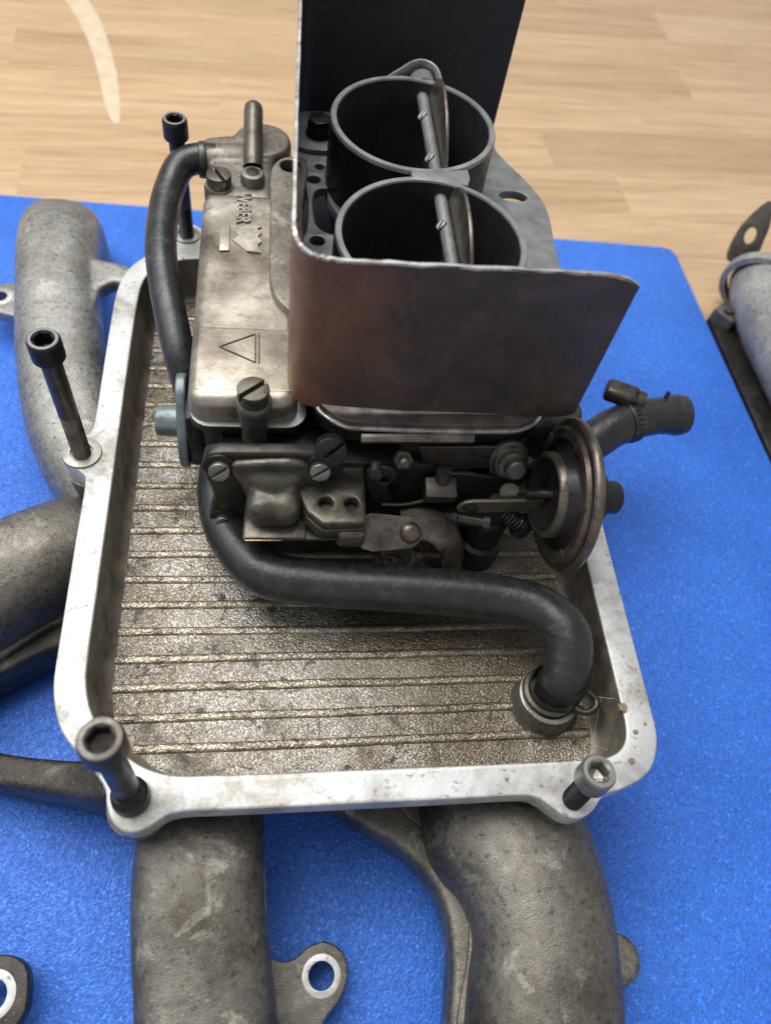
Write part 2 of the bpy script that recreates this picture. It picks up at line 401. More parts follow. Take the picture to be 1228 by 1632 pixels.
P('pale_stripe', 'cream', floor, lambda m: m.tube([(-8.9, 63.9, FZ), (-7.5, 61, FZ), (-6.1, 57, FZ), (-5.0, 52.8, FZ), (-4.3, 49.3, FZ), (-3.8, 47, FZ)], [.85, .8, .7, .62, .5, .22], flat=.02, up=(0, 0, 1)))  # thin pale curved stripe lying on the planks

mat_ = MB().plate([[(-32, 38.7), (-9.6, 38.03), (8, 37.5), (33.1, 36.75), (33.7, 36.55), (33.95, 36.0), (34.25, 26), (34.55, 18.5), (35.6, -30), (-32, -30)]], FZ, 0, .07).build('foam_mat', 'foam')
tag(mat_, 'bright blue foam mat lying on the wooden floor', 'mat')

# ------------------------------------------------------------------ intake manifold
man = thing('intake_manifold', (10, 13, 0), 'cast aluminium intake manifold with square open tray, lying on the blue mat', 'manifold')
outer = [(0, 12.2), (0, 9.9), (0, 7), (0, 5.2), (.03, 4.2), (.2, 3.4), (.49, 2.71), (1.0, 2.07), (1.65, 1.4), (2.0, .9), (2.1, .4), (2.3, -.05), (2.57, -.29), (2.92, -.38), (3.34, -.28), (3.8, .02), (4.25, .13), (5.5, .13), (9.4, .12), (13.5, .12), (14.8, .12), (15.3, .06), (15.62, -.12), (15.93, -.38), (16.22, -.59), (16.53, -.67), (16.85, -.62), (17.2, -.42), (17.47, -.14), (17.74, .05), (18.2, .14), (18.98, .42), (19.5, .8), (19.85, 1.4), (20, 2.0), (20.02, 2.9), (20.02, 5), (20, 10), (20, 14), (20, 22.5), (19.8, 24), (19, 25.2), (17.9, 25.8), (17.4, 26.1), (17.2, 26.9), (16.5, 27.3), (15.8, 26.9), (15.6, 26.1), (15, 25.8), (10, 25.8), (4.8, 25.8), (4.1, 26), (3.75, 26.7), (2.9, 27.35), (2.15, 26.95), (1.9, 26.0), (1.36, 25.15), (.57, 24.2), (.19, 23.3), (.04, 22.2), (0, 20.7), (0, 17.5), (0, 15.6), (-.07, 14.6), (-.36, 14.25), (-.8, 13.85), (-.98, 13.45), (-.9, 13.1), (-.65, 12.85), (-.28, 12.62), (-.06, 12.4)]
inner = [(.97, 20), (.97, 17), (.98, 13), (.98, 7.6), (.98, 5.5), (1.02, 4.4), (1.2, 3.6), (1.56, 2.87), (2.25, 2.15), (2.76, 1.7), (3.4, 1.37), (4.2, 1.2), (5, 1.18), (12.3, 1.14), (17.1, 1.14), (18.0, 1.18), (18.5, 1.38), (18.8, 1.7), (18.95, 2.2), (18.97, 3.0), (18.95, 6.9), (18.95, 14), (18.95, 22.4), (18.7, 23.6), (17.8, 24.5), (16, 24.8), (10, 24.8), (4.2, 24.8), (3, 24.75), (2.1, 24.4), (1.55, 23.9), (1.2, 23.4), (1.05, 22.7), (1.0, 22)]
inD = smooth2(inner, 4); outD = smooth2(outer, 3)
rim = MB().plate([outD, inD], 6.05, 7.0, .07).build('rim', 'machined', man)
def loftrings(m, rings):
    n = len(rings[0][0]); vs = []; fs = []
    for poly, z in rings: vs += [(x, y, z) for x, y in poly]
    for k in range(len(rings)-1):
        for i in range(n): fs.append((k*n+i, k*n+(i+1) % n, (k+1)*n+(i+1) % n, (k+1)*n+i))
    m.add(vs, fs)
FLZ = 4.8
P('tray_wall', 'wall', man, lambda m: loftrings(m, [(offset(inD, .004), 6.93), (offset(inD, .05), 6.3), (offset(inD, .10), 5.3), (offset(inD, .16), 5.05), (offset(inD, .28), 4.88), (offset(inD, .46), 4.80)]), ang=60)
P('tray_shell', 'cast_dark', man, lambda m: loftrings(m, [(offset(inD, -.45), 6.06), (offset(inD, -.40), 4.6), (offset(inD, -.1), 3.9), (offset(inD, 1.2), 3.6), (offset(inD, 1.6), 3.6)]), ang=60)
fin = offset(inD, .40)
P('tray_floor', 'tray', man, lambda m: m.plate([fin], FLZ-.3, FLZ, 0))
def xr(y):
    xs = []
    for i in range(len(fin)):
        (x0, y0), (x1, y1) = fin[i], fin[(i+1) % len(fin)]
        if (y0 - y)*(y1 - y) < 0: xs.append(x0 + (x1-x0)*(y-y0)/(y1-y0))
    return min(xs), max(xs)
for k in range(21):
    y = 2.64 + 1.078*k
    if y > 24.2: break
    a, c = xr(y); a += .05; c -= .05
    pts = [(a, y, FLZ-.01)] + [(a + (c-a)*i/9, y + random.uniform(-.025, .025), FLZ-.015+random.uniform(-.01, .012)) for i in range(1, 9)] + [(c, y, FLZ-.01)]
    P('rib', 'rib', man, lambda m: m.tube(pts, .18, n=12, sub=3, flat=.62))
def arc(m, cx, cy, r, a0, a1, t=.026):
    n = max(6, int(abs(a1-a0)/12)); m.tube([(cx + r*math.cos(math.radians(a0+(a1-a0)*i/n)), cy + r*math.sin(math.radians(a0+(a1-a0)*i/n)), FLZ+.002) for i in range(n+1)], t, n=6, sub=2)
for cx, cy, r, a0, a1 in ((3.28, 9.3, .68, 0, 355), (10.5, 5.3, 1.15, -60, 150), (8.0, 3.2, .65, 160, 380), (3.5, 2.6, .75, 20, 165), (5.3, 5.1, .6, 70, 200), (6.3, 5.9, .35, -20, 120), (3.9, 5.2, .3, -60, 120), (4.2, 7.4, .45, 60, 250), (8.2, 7.0, .7, 20, 170), (13.5, 4.6, .7, 10, 350), (14.2, 2.6, .5, 10, 170)):
    P('casting_mark', 'rib', man, lambda m: arc(m, cx, cy, r, a0, a1))
for q in ([(7.45, 3.7), (7.4, 3.0), (7.65, 2.75)], [(8.55, 3.6), (8.6, 3.1)], [(5.15, 5.0), (5.35, 4.4)], [(4.0, 7.2), (4.15, 6.7)]):
    P('casting_mark', 'rib', man, lambda m: m.tube([(x, y, FLZ+.01) for x, y in q], .04, n=6))

def runner(name, pts, r, mat, extra=None, flat=1.0, sq=2.0, **k):
    m = MB(); m.tube(pts, r, n=32, sub=8, flat=flat, sq=sq)
    if extra: extra(m)
    return m.build(name, mat, man, vox=.13, disp=.045, **k)
# back left branch with the web that ties it to the tray
runner('runner', [(-4.35, 32.0, .2), (-4.3, 31.2, 2.4), (-3.95, 28.9, 3.9), (-3.3, 24.5, 4.1), (-2.6, 20.5, 4.05), (-1.6, 16.8, 3.7), (-.2, 14.3, 3.0), (1.4, 12.6, 2.3)], [1.95, 2.0, 2.0, 1.97, 1.95, 1.9, 1.85, 1.7], 'cast_light',
       lambda m: (m.plate([[(-2.4, 26.6), (-.3, 26.1), (1.1, 25.2), (.9, 24.5), (.3, 24.6), (-.6, 24.9), (-1.2, 24.4), (-1.3, 22), (-2.4, 22)]], 4.6, 5.4)), sq=2.5)
runner('runner', [(1.6, 12.8, 2.0), (-.2, 11.6, 3.0), (-1.6, 10.75, 3.55), (-3.6, 9.4, 3.7), (-7, 6.9, 3.3), (-10, 4.8, 1.5)], [2.0, 2.2, 2.25, 2.25, 2.25, 2.2], 'cast_dark')
runner('runner', [(4.8, 2.8, 1.4), (4.65, 1.3, 2.1), (4.6, -.3, 3.3), (4.65, -2, 3.5), (5.0, -5, 3.2), (5.4, -8.5, 2.8), (5.6, -10, 2.4)], [1.9, 2.1, 2.1, 2.1, 2.1, 2.1, 2.1], 'cast_dark', flat=.85, sq=3.2)
runner('runner', [(14.5, 2.8, .9), (14.8, 1.4, 1.5), (15.3, -.2, 2.75), (15.8, -1.8, 3.35), (16.0, -3.6, 3.4), (15.6, -6, 3.2), (15.0, -9.5, 2.6)], [2.6, 3.0, 3.0, 2.55, 2.4, 2.55, 2.6], 'cast_dark',
       lambda m: m.plate([circ(18.85, -4.5, .85)], 1.4, 2.4, .05), flat=.86, sq=2.3)
P('web', 'cast_dark', man, lambda m: m.plate([smooth2([(8.2, 1.2), (9.2, .8), (10.4, .05), (11.4, -.6), (12.3, -1.5), (12.85, -2.6), (12.95, -3.8), (12.75, -5.2), (12.4, -8), (16, -9), (16.5, -2), (15, 3), (9, 3.4)], 4)], 1.2, 2.9, .25), vox=.12, disp=.05)
P('web', 'cast_dark', man, lambda m: m.plate([smooth2([(1.0, 8.6), (-.9, 8.45), (-2.9, 7.05), (-5, 5.4), (-8.5, 3.4), (-10.5, 5), (-9, 9), (-3, 12), (1, 12)], 4)], 2.5, 2.95, .12), vox=.12, disp=.05)
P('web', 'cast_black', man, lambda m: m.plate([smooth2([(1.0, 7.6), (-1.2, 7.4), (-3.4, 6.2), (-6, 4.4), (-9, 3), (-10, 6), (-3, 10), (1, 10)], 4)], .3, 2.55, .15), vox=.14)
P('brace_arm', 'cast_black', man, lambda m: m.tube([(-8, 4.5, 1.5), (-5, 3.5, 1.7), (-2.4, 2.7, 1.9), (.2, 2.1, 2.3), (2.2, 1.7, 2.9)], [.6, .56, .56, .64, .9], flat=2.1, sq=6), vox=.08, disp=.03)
P('parting_ridge', 'cast_dark', man, lambda m: m.plate([smooth2([(11.5, .8), (12.6, -.35), (13.5, -1.65), (13.62, -2.8), (13.38, -4.2), (12.9, -5.6), (12.5, -8), (15, -9), (15.5, -2), (14.5, 1)], 4)], 2.95, 3.12, .05))
P('parting_ridge', 'cast_dark', man, lambda m: m.plate([smooth2([(4.6, .2), (6.6, .1), (6.76, -1), (6.83, -2.4), (7.02, -4), (7.22, -5.5), (7.6, -8.5), (5.4, -9), (5, -5)], 4)], 2.98, 3.10, .04))
# bosses under the bolts
for x, y in ((2.85, .55), (16.53, .3), (-.1, 13.4), (2.9, 26.4)):
    P('bolt_boss', 'cast_dark', man, lambda m: m.lathe([(0, 3.3), (.62, 3.3), (.85, 5.2), (.92, 6.06), (0, 6.06)], (x, y, 0), n=28), ang=60)
def lug(outl, cx, cy, z0, z1, mat, r0=.45, r1=.66):
    o = P('lug', mat, man, lambda m: m.plate([smooth2(outl, 4), circ(cx, cy, r0, 32)], z0, z1, .08))
    m = MB(); m.plate([circ(cx, cy, r1, 32), circ(cx, cy, r0-.01, 32)], z1-.03, z1+.015, .01); m.build('lug_face', 'machined', o)
lug([(5.6, -3.0), (6.6, -3.35), (7.2, -3.72), (7.7, -3.72), (8.2, -3.4), (8.8, -3.25), (9.4, -3.6), (9.58, -4.2), (9.35, -4.9), (8.7, -5.6), (8.1, -7), (7.6, -9), (5.5, -9)], 8.66, -4.27, .75, 1.5, 'cast_dark')
lug([(-.70, -4.0), (-.9, -3.3), (-1.55, -2.95), (-2.45, -3.1), (-4.4, -4), (-6.9, -4.2), (-7.4, -6.2), (-4.4, -6.8), (-2.6, -6.0), (-1.25, -5.3), (-.75, -4.7)], -1.8, -4.08, 1.0, 1.7, 'cast_black', .48, .74)
lug([(-3.5, 28.4), (-6.0, 28.2), (-7.3, 28.0), (-8.1, 27.1), (-7.4, 26.2), (-5.7, 25.6), (-3.5, 25)], -7.06, 27.1, 1.3, 2.0, 'cast_light', .36, .62)
# breather nipple boss in the front right corner of the tray
fit = P('hose_fitting', 'cast_dark', man, lambda m: m.lathe([(1.32, 4.79), (1.22, 4.9), (1.15, 5.2), (1.12, 5.75), (1.06, 5.85), (.9, 5.85), (.86, 5.7), (.6, 5.7)], (17.15, 3.75, 0), (-.04, .0, 1), 40))
P('collar', 'steel', fit, lambda m: m.lathe([(.84, 5.7), (.98, 5.72), (1.02, 5.85), (.98, 6.0), (.86, 6.05), (.82, 6.3), (.84, 6.5)], (17.17, 3.78, 0), (-.04, .02, 1), 40))
P('collar_lip', 'steel_light', fit, lambda m: m.lathe([(1.055, 5.86), (1.10, 5.84), (1.105, 5.80), (1.07, 5.76)], (17.15, 3.76, 0), (-.04, .01, 1), 40))
nip = P('water_nipple', 'rubber', man, lambda m: m.tube([(18.6, 13.8, 4.6), (19.8, 14.5, 5.0), (20.8, 15.15, 5.6), (21.6, 15.7, 5.95), (22.4, 16.1, 6.1)], [1.0, .98, .92, .86, .8], n=24))

# ------------------------------------------------------------------ bolts and washers
def socket_bolt(x, y, ztop, zbot, label, mats, hr=.6, hh=.95, sr=.36, thread=1.6, tilt=(0, 0)):
    L = ztop - zbot
    t = thing('socket_bolt', (x, y, zbot), label, 'bolt', 'socket head bolts standing in the manifold rim')
    ax = Vector((tilt[0], tilt[1], 1)).normalized()
    hm = MB(); n = 72; F = frame((x, y, zbot), ax)
    ring = lambda r, h, k=0: [(r*(1 - (.022 if (k and i % 2) else 0))*math.cos(2*math.pi*i/n), r*(1 - (.022 if (k and i % 2) else 0))*math.sin(2*math.pi*i/n), h) for i in range(n)]
    def hexr(r, h):
        o = []
        for i in range(n):
            a = 2*math.pi*i/n; q = (a % (math.pi/3)) - math.pi/6; rr = r*math.cos(math.pi/6)/math.cos(q); o.append((rr*math.cos(a), rr*math.sin(a), h))
        return o
    rs = [ring(sr*.9, L-hh), ring(hr-.06, L-hh), ring(hr, L-hh+.05, 1), ring(hr, L-.13, 1), ring(hr-.015, L-.09), ring(hr-.07, L), ring(hr*.66, L), hexr(hr*.60, L-.05), hexr(hr*.57, L-.52), hexr(.02, L-.62)]
    vs = [p for r in rs for p in r]; fs = []
    for k in range(len(rs)-1):
        for i in range(n): fs.append((k*n+i, k*n+(i+1) % n, (k+1)*n+(i+1) % n, (k+1)*n+i))
    hm.add(vs, fs, F).build('head', mats[0], t, ang=30)
    P('worn_rim', 'steel' if mats[0] == 'steel' else 'horn', t, lambda m: m.lathe([(hr*.70, L+.003), (hr-.10, L+.004), (hr-.06, L-.006)], (x, y, zbot), ax, 48), ang=60)
    P('shank', mats[1], t, lambda m: m.lathe([(0, thread), (sr*.93, thread), (sr, thread+.06), (sr, L-hh+.02)], (x, y, zbot), ax, 32))
    prof = [(0, -.9)]; h = -.9
    while h < thread - .05:
        prof += [(sr*.84, h), (sr*.985, h+.045)]; h += .1
    prof += [(sr*.86, thread), (0, thread)]
    P('thread', mats[2], t, lambda m: m.lathe(prof, (x, y, zbot), ax, 28), ang=20)
    return t
socket_bolt(-.27, 13.42, 13.1, 7.12, 'tall dark socket bolt with rusty thread standing in left side lug', ('black_steel', 'steel', 'bronze'), .54, .88, .35, 2.2)
socket_bolt(2.8, .60, 12.35, 7.05, 'tall grey socket bolt nearest the viewer in front left corner', ('steel', 'black_steel', 'black_steel'), .6, .9, .38, 1.2, (0, .05))
socket_bolt(16.55, -.08, 9.45, 7.05, 'short screwed-in socket bolt in the front right corner', ('steel_light', 'black_steel', 'black_steel'), .55, .8, .36, 1.55, (.03, .12))
socket_bolt(2.85, 26.4, 12.85, 7.12, 'thin dark socket bolt behind the black hose at the back', ('black_steel', 'black_steel', 'steel'), .52, .9, .34, 1.5)
def washer(x, y, r, label):
    o = MB().lathe([(.40, 0), (r-.03, 0), (r, .03), (r-.02, .09), (r*.72, .12), (.42, .12), (.40, .0)], (x, y, 7.004), n=40).build('washer', 'steel_light', None, (x, y, 7.0)); tag(o, label, 'washer', 'washers on the manifold rim')
P('base_collar', 'black_steel', [o for o in bpy.data.objects if o.name == 'socket_bolt.001'][0], lambda m: m.lathe([(.36, 0), (.56, 0), (.58, .1), (.55, .45), (.45, .55), (.36, .57)], (2.8, .60, 7.01), (0, .05, 1), 32))
washer(-.27, 13.42, .74, 'grey flat washer round the bolt in the left side lug')
washer(2.85, 26.4, .62, 'dark washer round the bolt at the back left')

# ------------------------------------------------------------------ carburettor
cb = thing('carburettor', (11, 18, 4.8), 'twin-barrel carburettor with rusty bent metal shield, sitting in the tray', 'carburettor')
body = P('body', 'black', cb, lambda m: (m.box((12.4, 19.9, 7.2), (7.6, 15, 4.6), bev=.4), m.box((9.4, 20.2, 7.3), (3.6, 15, 4.8), bev=.3), m.lathe([(2.9, 4.9), (2.9, 10), (3.3, 11.6)], (12.35, 17, 0), n=40), m.lathe([(2.9, 4.9), (2.9, 10), (3.3, 11.6)], (12.35, 23.75, 0), n=40),
    m.box((9.6, 11.6, 7.6), (9.0, 1.6, 5.2), bev=.3), m.box((13.6, 11.9, 9.6), (4.6, 1.2, 2.8), bev=.2), m.lathe([(0, 4.85), (.95, 4.85), (.95, 6.1), (.75, 6.2), (.75, 7.6), (.6, 7.8), (0, 7.8)], (15.2, 10.3, 0), n=32)))
P('float_bowl', 'black', cb, lambda m: (m.plate([rrect(4.45, 8.2, 12.3, 22.9, .6)], 5.4, 10.75, .25)))
P('bowl_gasket', 'black', cb, lambda m: m.plate([rrect(4.12, 8.1, 11.75, 23.2, .7)], 10.55, 10.86, .06))
P('gasket_edge', 'horn_light', cb, lambda m: m.plate([rrect(4.14, 8.1, 11.77, 23.2, .7)], 10.86, 10.91, .015))
cov = P('bowl_cover', 'bowl', cb, lambda m: (m.plate([rrect(4.13, 7.8, 11.95, 23.0, .6)], 10.4, 12.0, .42, res=5), m.plate([rrect(4.4, 7.75, 12.45, 15.3, .1)], 11.8, 12.014, .01)))
P('fuel_inlet', 'dull_zinc', cb, lambda m: (m.lathe([(0, 10.2), (1.25, 10.2), (1.25, 11.9), (1.15, 12.1), (0, 12.15)], (6.45, 26.6, 0), n=40), m.box((5.6, 24.4, 11.2), (2.8, 3.6, 1.5), bev=.4), m.tube([(6.2, 26.0, 11.3), (5.2, 25.7, 11.5), (4.4, 25.6, 11.6), (3.9, 25.5, 11.6)], [.8, .72, .62, .6], n=20), m.box((4.7, 26.4, 11.6), (1.6, 1.0, .8), (0, 0, .3), bev=.3)), vox=.09, disp=.03)
P('inlet_ring', 'steel', cb, lambda m: m.lathe([(.62, 0), (.72, .03), (.75, .12), (.72, .3), (.62, .33)], (4.1, 25.55, 11.6), (-.98, -.1, .05), 28))
P('pivot_pin', 'olive', cb, lambda m: (m.lathe([(.40, 0), (.40, 2.75), (.36, 2.95), (.24, 3.08), (0, 3.12)], (6.08, 24.35, 12.15), (0, .93, .35), 28)))
P('pin_boss', 'dull_zinc', cb, lambda m: m.lathe([(.5, 11.3), (.5, 12.25), (.44, 12.38), (.3, 12.42), (0, 12.42)], (6.08, 23.75, 0), n=28))
P('boss_plug', 'black', cb, lambda m: m.lathe([(.27, 12.40), (.27, 12.44), (.2, 12.47), (0, 12.47)], (6.08, 23.75, 0), n=24))
def screw(name, mat, o, ax, r, h, ang, parent=cb, sw=.13): return P(name, mat, parent, lambda m: m.slot_head(o, ax, r, h, ang, sw))
P('screw_boss', 'dull_zinc', cb, lambda m: m.lathe([(0, 9.35), (.40, 9.4), (.46, 9.6), (.46, 10.6), (.5, 11.2), (.60, 11.85), (.62, 12.05), (.55, 12.15), (0, 12.15)], (6.32, 11.95, 0), n=32), ang=50)
screw('cover_screw', 'olive', (6.32, 11.95, 12.13), (0, 0, 1), .53, .55, math.radians(40-90), sw=.15)
P('screw_boss', 'dull_zinc', cb, lambda m: m.lathe([(0, 10.6), (.62, 10.6), (.62, 11.85), (.58, 12.0), (0, 12.0)], (4.75, 23.4, 0), n=32))
screw('cover_screw', 'olive', (4.75, 23.4, 11.98), (0, 0, 1), .5, .5, math.radians(-60-90), sw=.14)
# raised writing and marks on the cover
def emboss_text(txt, size, cx, cy, z, parent):
    c = bpy.data.curves.new('t', 'FONT'); c.body = txt; c.size = size; c.extrude = .06; c.bevel_depth = .006; c.align_x = 'CENTER'; c.align_y = 'CENTER'; c.offset = .01
    ob = bpy.data.objects.new('t', c); COL.objects.link(ob)
    dg = bpy.context.evaluated_depsgraph_get(); me = bpy.data.meshes.new_from_object(ob.evaluated_get(dg))
    m = MB(); T = Matrix.Translation((cx, cy, z)) @ Matrix.Rotation(-math.pi/2, 4, 'Z') @ Matrix.Diagonal((.74, 1, 1, 1))
    m.add([v.co.copy() for v in me.vertices], [tuple(p.vertices) for p in me.polygons], T)
    bpy.data.objects.remove(ob); bpy.data.curves.remove(c)
    return m.build('raised_lettering', 'bowl_worn', parent)
emboss_text('WEBER', .78, 5.74, 21.90, 12.03, cov)
P('raised_emblem', 'bowl_worn', cov, lambda m: m.plate([[(5.38, 19.92), (5.93, 19.33), (6.48, 19.27), (6.33, 19.71), (6.48, 19.93), (6.33, 20.19), (6.48, 20.46), (6.29, 20.64), (6.47, 20.81), (5.86, 20.83), (5.46, 20.42), (5.64, 20.19)]], 11.96, 12.09, 0))
P('raised_emblem', 'bowl_worn', cov, lambda m: m.plate([[(4.90, 20.82), (5.26, 20.85), (5.28, 19.32), (4.92, 19.29)]], 11.96, 12.08, .015))
def line(m, a, b_, w_=.028, z=12.03): m.tube([(a[0], a[1], z), (b_[0], b_[1], z)], w_, n=6, sub=1)
P('raised_triangle', 'olive', cov, lambda m: (line(m, (5.11, 14.37), (6.33, 15.04)), line(m, (6.33, 15.04), (6.35, 13.69)), line(m, (6.35, 13.69), (5.11, 14.37)), line(m, (6.45, 15.08), (6.47, 13.66))))
# flange of the air horn along the bowl
P('horn_flange', 'dull_zinc', cb, lambda m: m.plate([smooth2([(8.1, 15.3), (7.7, 15.75), (7.3, 16.2), (7.0, 16.7), (6.83, 17.4), (6.8, 18.6), (6.8, 22), (6.82, 24), (7.0, 24.6), (7.35, 25.0), (7.9, 25.1), (8.3, 24.9), (8.1, 22), (8.1, 18)], 3), circ(7.62, 24.45, .42, 24)], 11.5, 12.35, .07), ang=50)
# air horn plate
hp = [(8.3, 12.5), (9.3, 12.0), (15.4, 12.0), (16.3, 12.4), (17.3, 13.2), (18.2, 16), (18.35, 20.4), (18.45, 23), (18.0, 24.5), (16.85, 26.8), (16.6, 28.2), (12, 28.4), (8.2, 28.3), (7.8, 26), (7.75, 25.2), (7.95, 24.3), (8.22, 23.5), (8.22, 20.6), (7.95, 19.8), (7.95, 13)]
ha = [(8.55, 21.2), (8.55, 22.8), (8.72, 23.2), (9.1, 23.3), (9.12, 22.6), (9.5, 21.6), (10.1, 20.7), (9.7, 20.45), (9.2, 20.45), (8.75, 20.7)]
horn = P('horn_plate', 'horn', cb, lambda m: m.plate([smooth2(hp, 3), circ(12.35, 17, 3.12, 48), circ(12.35, 23.88, 3.06, 48), smooth2(ha, 3), circ(8.58, 23.85, .27), circ(8.85, 24.75, .2), circ(8.62, 20.0, .29), circ(17.1, 23.6, .62, 24, .4, .36)], 11.8, 12.2, .05))
P('horn_step', 'horn', cb, lambda m: m.plate([smooth2([(7.9, 25.75), (9.6, 25.7), (10.2, 27), (10.5, 28.2), (8.0, 28.3), (7.8, 27)], 3)], 12.2, 12.42, .04))
P('hex_bolt', 'black_steel', cb, lambda m: (m.lathe([(0, 12.42), (.58, 12.42), (.58, 12.5), (0, 12.5)], (8.85, 26.75, 0), n=32), m.plate([circ(8.85, 26.75, .52, 6, .3)], 12.5, 13.15, .05)))
for cy, tr in ((17.0, 3.37), (23.88, 3.27)):
    th = P('throat', 'horn', cb, lambda m: m.lathe([(tr-.03, 12.0), (tr, 12.3), (tr, 14.93), (tr-.04, 15.0), (tr-.23, 15.0), (tr-.26, 14.93)], (12.35, cy, 0), n=72), ang=40)
    P('bore', 'bore', th, lambda m: m.lathe([(tr-.26, 14.94), (tr-.28, 14.0), (3.0, 11.5), (2.7, 10.5), (2.2, 9.4), (2.1, 8.2), (0, 8.1)], (12.35, cy, 0), n=56), ang=60)
    P('throat_skirt', 'black', th, lambda m: m.lathe([(tr+.005, 14.86), (tr+.015, 13.5), (tr+.03, 12.21)], (12.35, cy, 0), n=72))
P('throat_bridge', 'horn', cb, lambda m: m.plate([[(11.95, 20.2), (12.6, 20.12), (14.0, 20.0), (14.15, 20.45), (14.12, 20.95), (13.2, 20.78), (11.95, 20.72)]], 13.2, 15.012, .03))
P('choke_shaft', 'horn', cb, lambda m: m.lathe([(0, 13.7), (.24, 13.7), (.24, 28.2), (0, 28.2)], (13.1, 0, 14.35), (0, 1, 0), 24))
for cy in (17.0, 23.88):
    F = Matrix.Translation((13.40, cy, 14.35)) @ Matrix.Rotation(math.radians(-2.5), 4, 'Y') @ Matrix.Rotation(math.pi/2, 4, 'Y')
    P('choke_plate', 'bronze', cb, lambda m: m.plate([circ(.75, 0, 2.75, 48, 0, 2.88)], -.06, .06, .02, F))
    for dy in (-1.55, 1.3):
        screw('choke_screw', 'horn_light', (12.95, cy+dy, 14.46), (-.75, 0, .66), .2, .14, .6, sw=.06)
P('choke_lever', 'horn', cb, lambda m: m.tube([(11.3, 27.5, 14.2), (12.2, 28.0, 14.6), (13.0, 28.15, 15.0), (13.6, 27.8, 15.0), (13.9, 27.2, 14.6)], .12, n=10, flat=2.0, up=(0, 0, 1)))
P('choke_hub', 'horn', cb, lambda m: m.lathe([(0, 27.0), (.55, 27.0), (.55, 27.7), (.45, 27.85), (0, 27.85)], (13.1, 0, 14.5), (0, 1, 0), 28))
# front flange plates under the shield
fo = [(8.45, 12.0), (8.8, 11.6), (9.3, 11.25), (9.8, 11.18), (15.0, 11.18), (15.5, 11.27), (16.2, 11.75), (16.3, 13), (8.4, 13)]
P('front_flange', 'black', cb, lambda m: m.plate([smooth2(fo, 3)], 11.0, 11.6, .05))
P('flange_gasket', 'cut_edge', cb, lambda m: m.plate([offset(smooth2(fo, 3), -.05)], 11.60, 11.72, .015))
P('flange_top', 'brown_steel', cb, lambda m: m.plate([offset(smooth2(fo, 3), .06)], 11.73, 11.95, .03))
P('clamp_bar', 'bronze', cb, lambda m: m.box((11.85, 11.02, 11.40), (3.95, .32, .34), (.5, 0, .02), bev=.07))
# bent shield: one sheet, back panel, left panel, front panel
path = [(17.15, 29.3), (14, 29.35), (10, 29.35), (8.9, 29.3), (8.3, 29.05), (7.98, 28.4), (7.88, 26), (7.75, 22), (7.62, 18), (7.52, 14), (7.5, 12.9), (7.62, 12.3), (7.95, 11.88), (8.5, 11.72), (10, 11.70), (14, 11.70), (17.30, 11.68)]
ztop = [18.6]*11 + [18.2]*6
def sheet(m):
    pts = catmull([(x, y, 0) for x, y in path], 8); n = len(pts)
    vs = []; fs = []
    for i, p in enumerate(pts):
        t = (pts[min(i+1, n-1)] - pts[max(i-1, 0)]).normalized(); nx = Vector((-t.y, t.x, 0))*.055
        u = i/(n-1); k = u*(len(path)-1)
        zt = 18.2 + .012*math.sin(i*1.7) + (.01 if i % 3 else -.012)
        zb = 11.3 if k < 4.6 else 12.12 if k < 13 else 12.35 - .42*(k-13)/3
        if k > 15.6: zt -= .35*((k-15.6)/.4)**2.5
        if k > 15.75: zb += .25*((k-15.75)/.25)**2
        if k < .4: zt -= .3*((.4-k)/.4)**2.5
        wob = .03*math.sin(i*.21)
        nx = nx
        for z in (zb, zb + (zt-zb)*.33, zb + (zt-zb)*.66, zt):
            for sgn in (1, -1): vs.append((p.x + nx.x*sgn, p.y + nx.y*sgn + wob*.3, z))
    for i in range(n-1):
        a = i*8; c = a+8
        for j in range(3):
            fs += [(a+2*j, c+2*j, c+2*j+2, a+2*j+2), (a+2*j+1, a+2*j+3, c+2*j+3, c+2*j+1)]
        fs.append((a, a+1, c+1, c))
    for a in (0, (n-1)*8):
        for j in range(3): fs.append((a+2*j, a+2*j+2, a+2*j+3, a+2*j+1))
    m.add(vs, fs)
    return pts
sh = tag(P('shield', 'shield', cb, sheet, ang=50), 'rusty brown bent sheet metal shield')
def cutedge(m):
    pts = catmull([(x, y, 0) for x, y in path], 8); n = len(pts); vs = []; fs = []
    for i, p in enumerate(pts):
        t = (pts[min(i+1, n-1)] - pts[max(i-1, 0)]).normalized(); nx = Vector((-t.y, t.x, 0))*(.066 + random.uniform(-.012, .012))
        k = i/(n-1)*(len(path)-1); zt = 18.2 + .012*math.sin(i*1.7) + (.01 if i % 3 else -.012)
        if k > 15.6: zt -= .35*((k-15.6)/.4)**2.5
        if k < .4: zt -= .3*((.4-k)/.4)**2.5
        wob = .03*math.sin(i*.21)*.3
        for dx, z in ((1, zt-.03-random.uniform(0, .03)), (.8, zt+.02), (-.8, zt+.02), (-1, zt-.03-random.uniform(0, .03))): vs.append((p.x+nx.x*dx, p.y+nx.y*dx+wob, z))
    for i in range(n-1):
        for j in range(3): fs.append((i*4+j, i*4+j+1, i*4+4+j+1, i*4+4+j))
    m.add(vs, fs)
P('cut_edge', 'cut_edge', sh, cutedge, ang=25)
for a in (((10.9, 15.0), (11.15, 15.02), (11.45, 15.12), (11.75, 15.22)), ((12.3, 15.25), (12.8, 15.2), (13.3, 15.16))):
    P('scratch', 'bronze', sh, lambda m: m.tube([(x, 11.70-.058, z) for x, z in a], .012, n=5, sub=3))
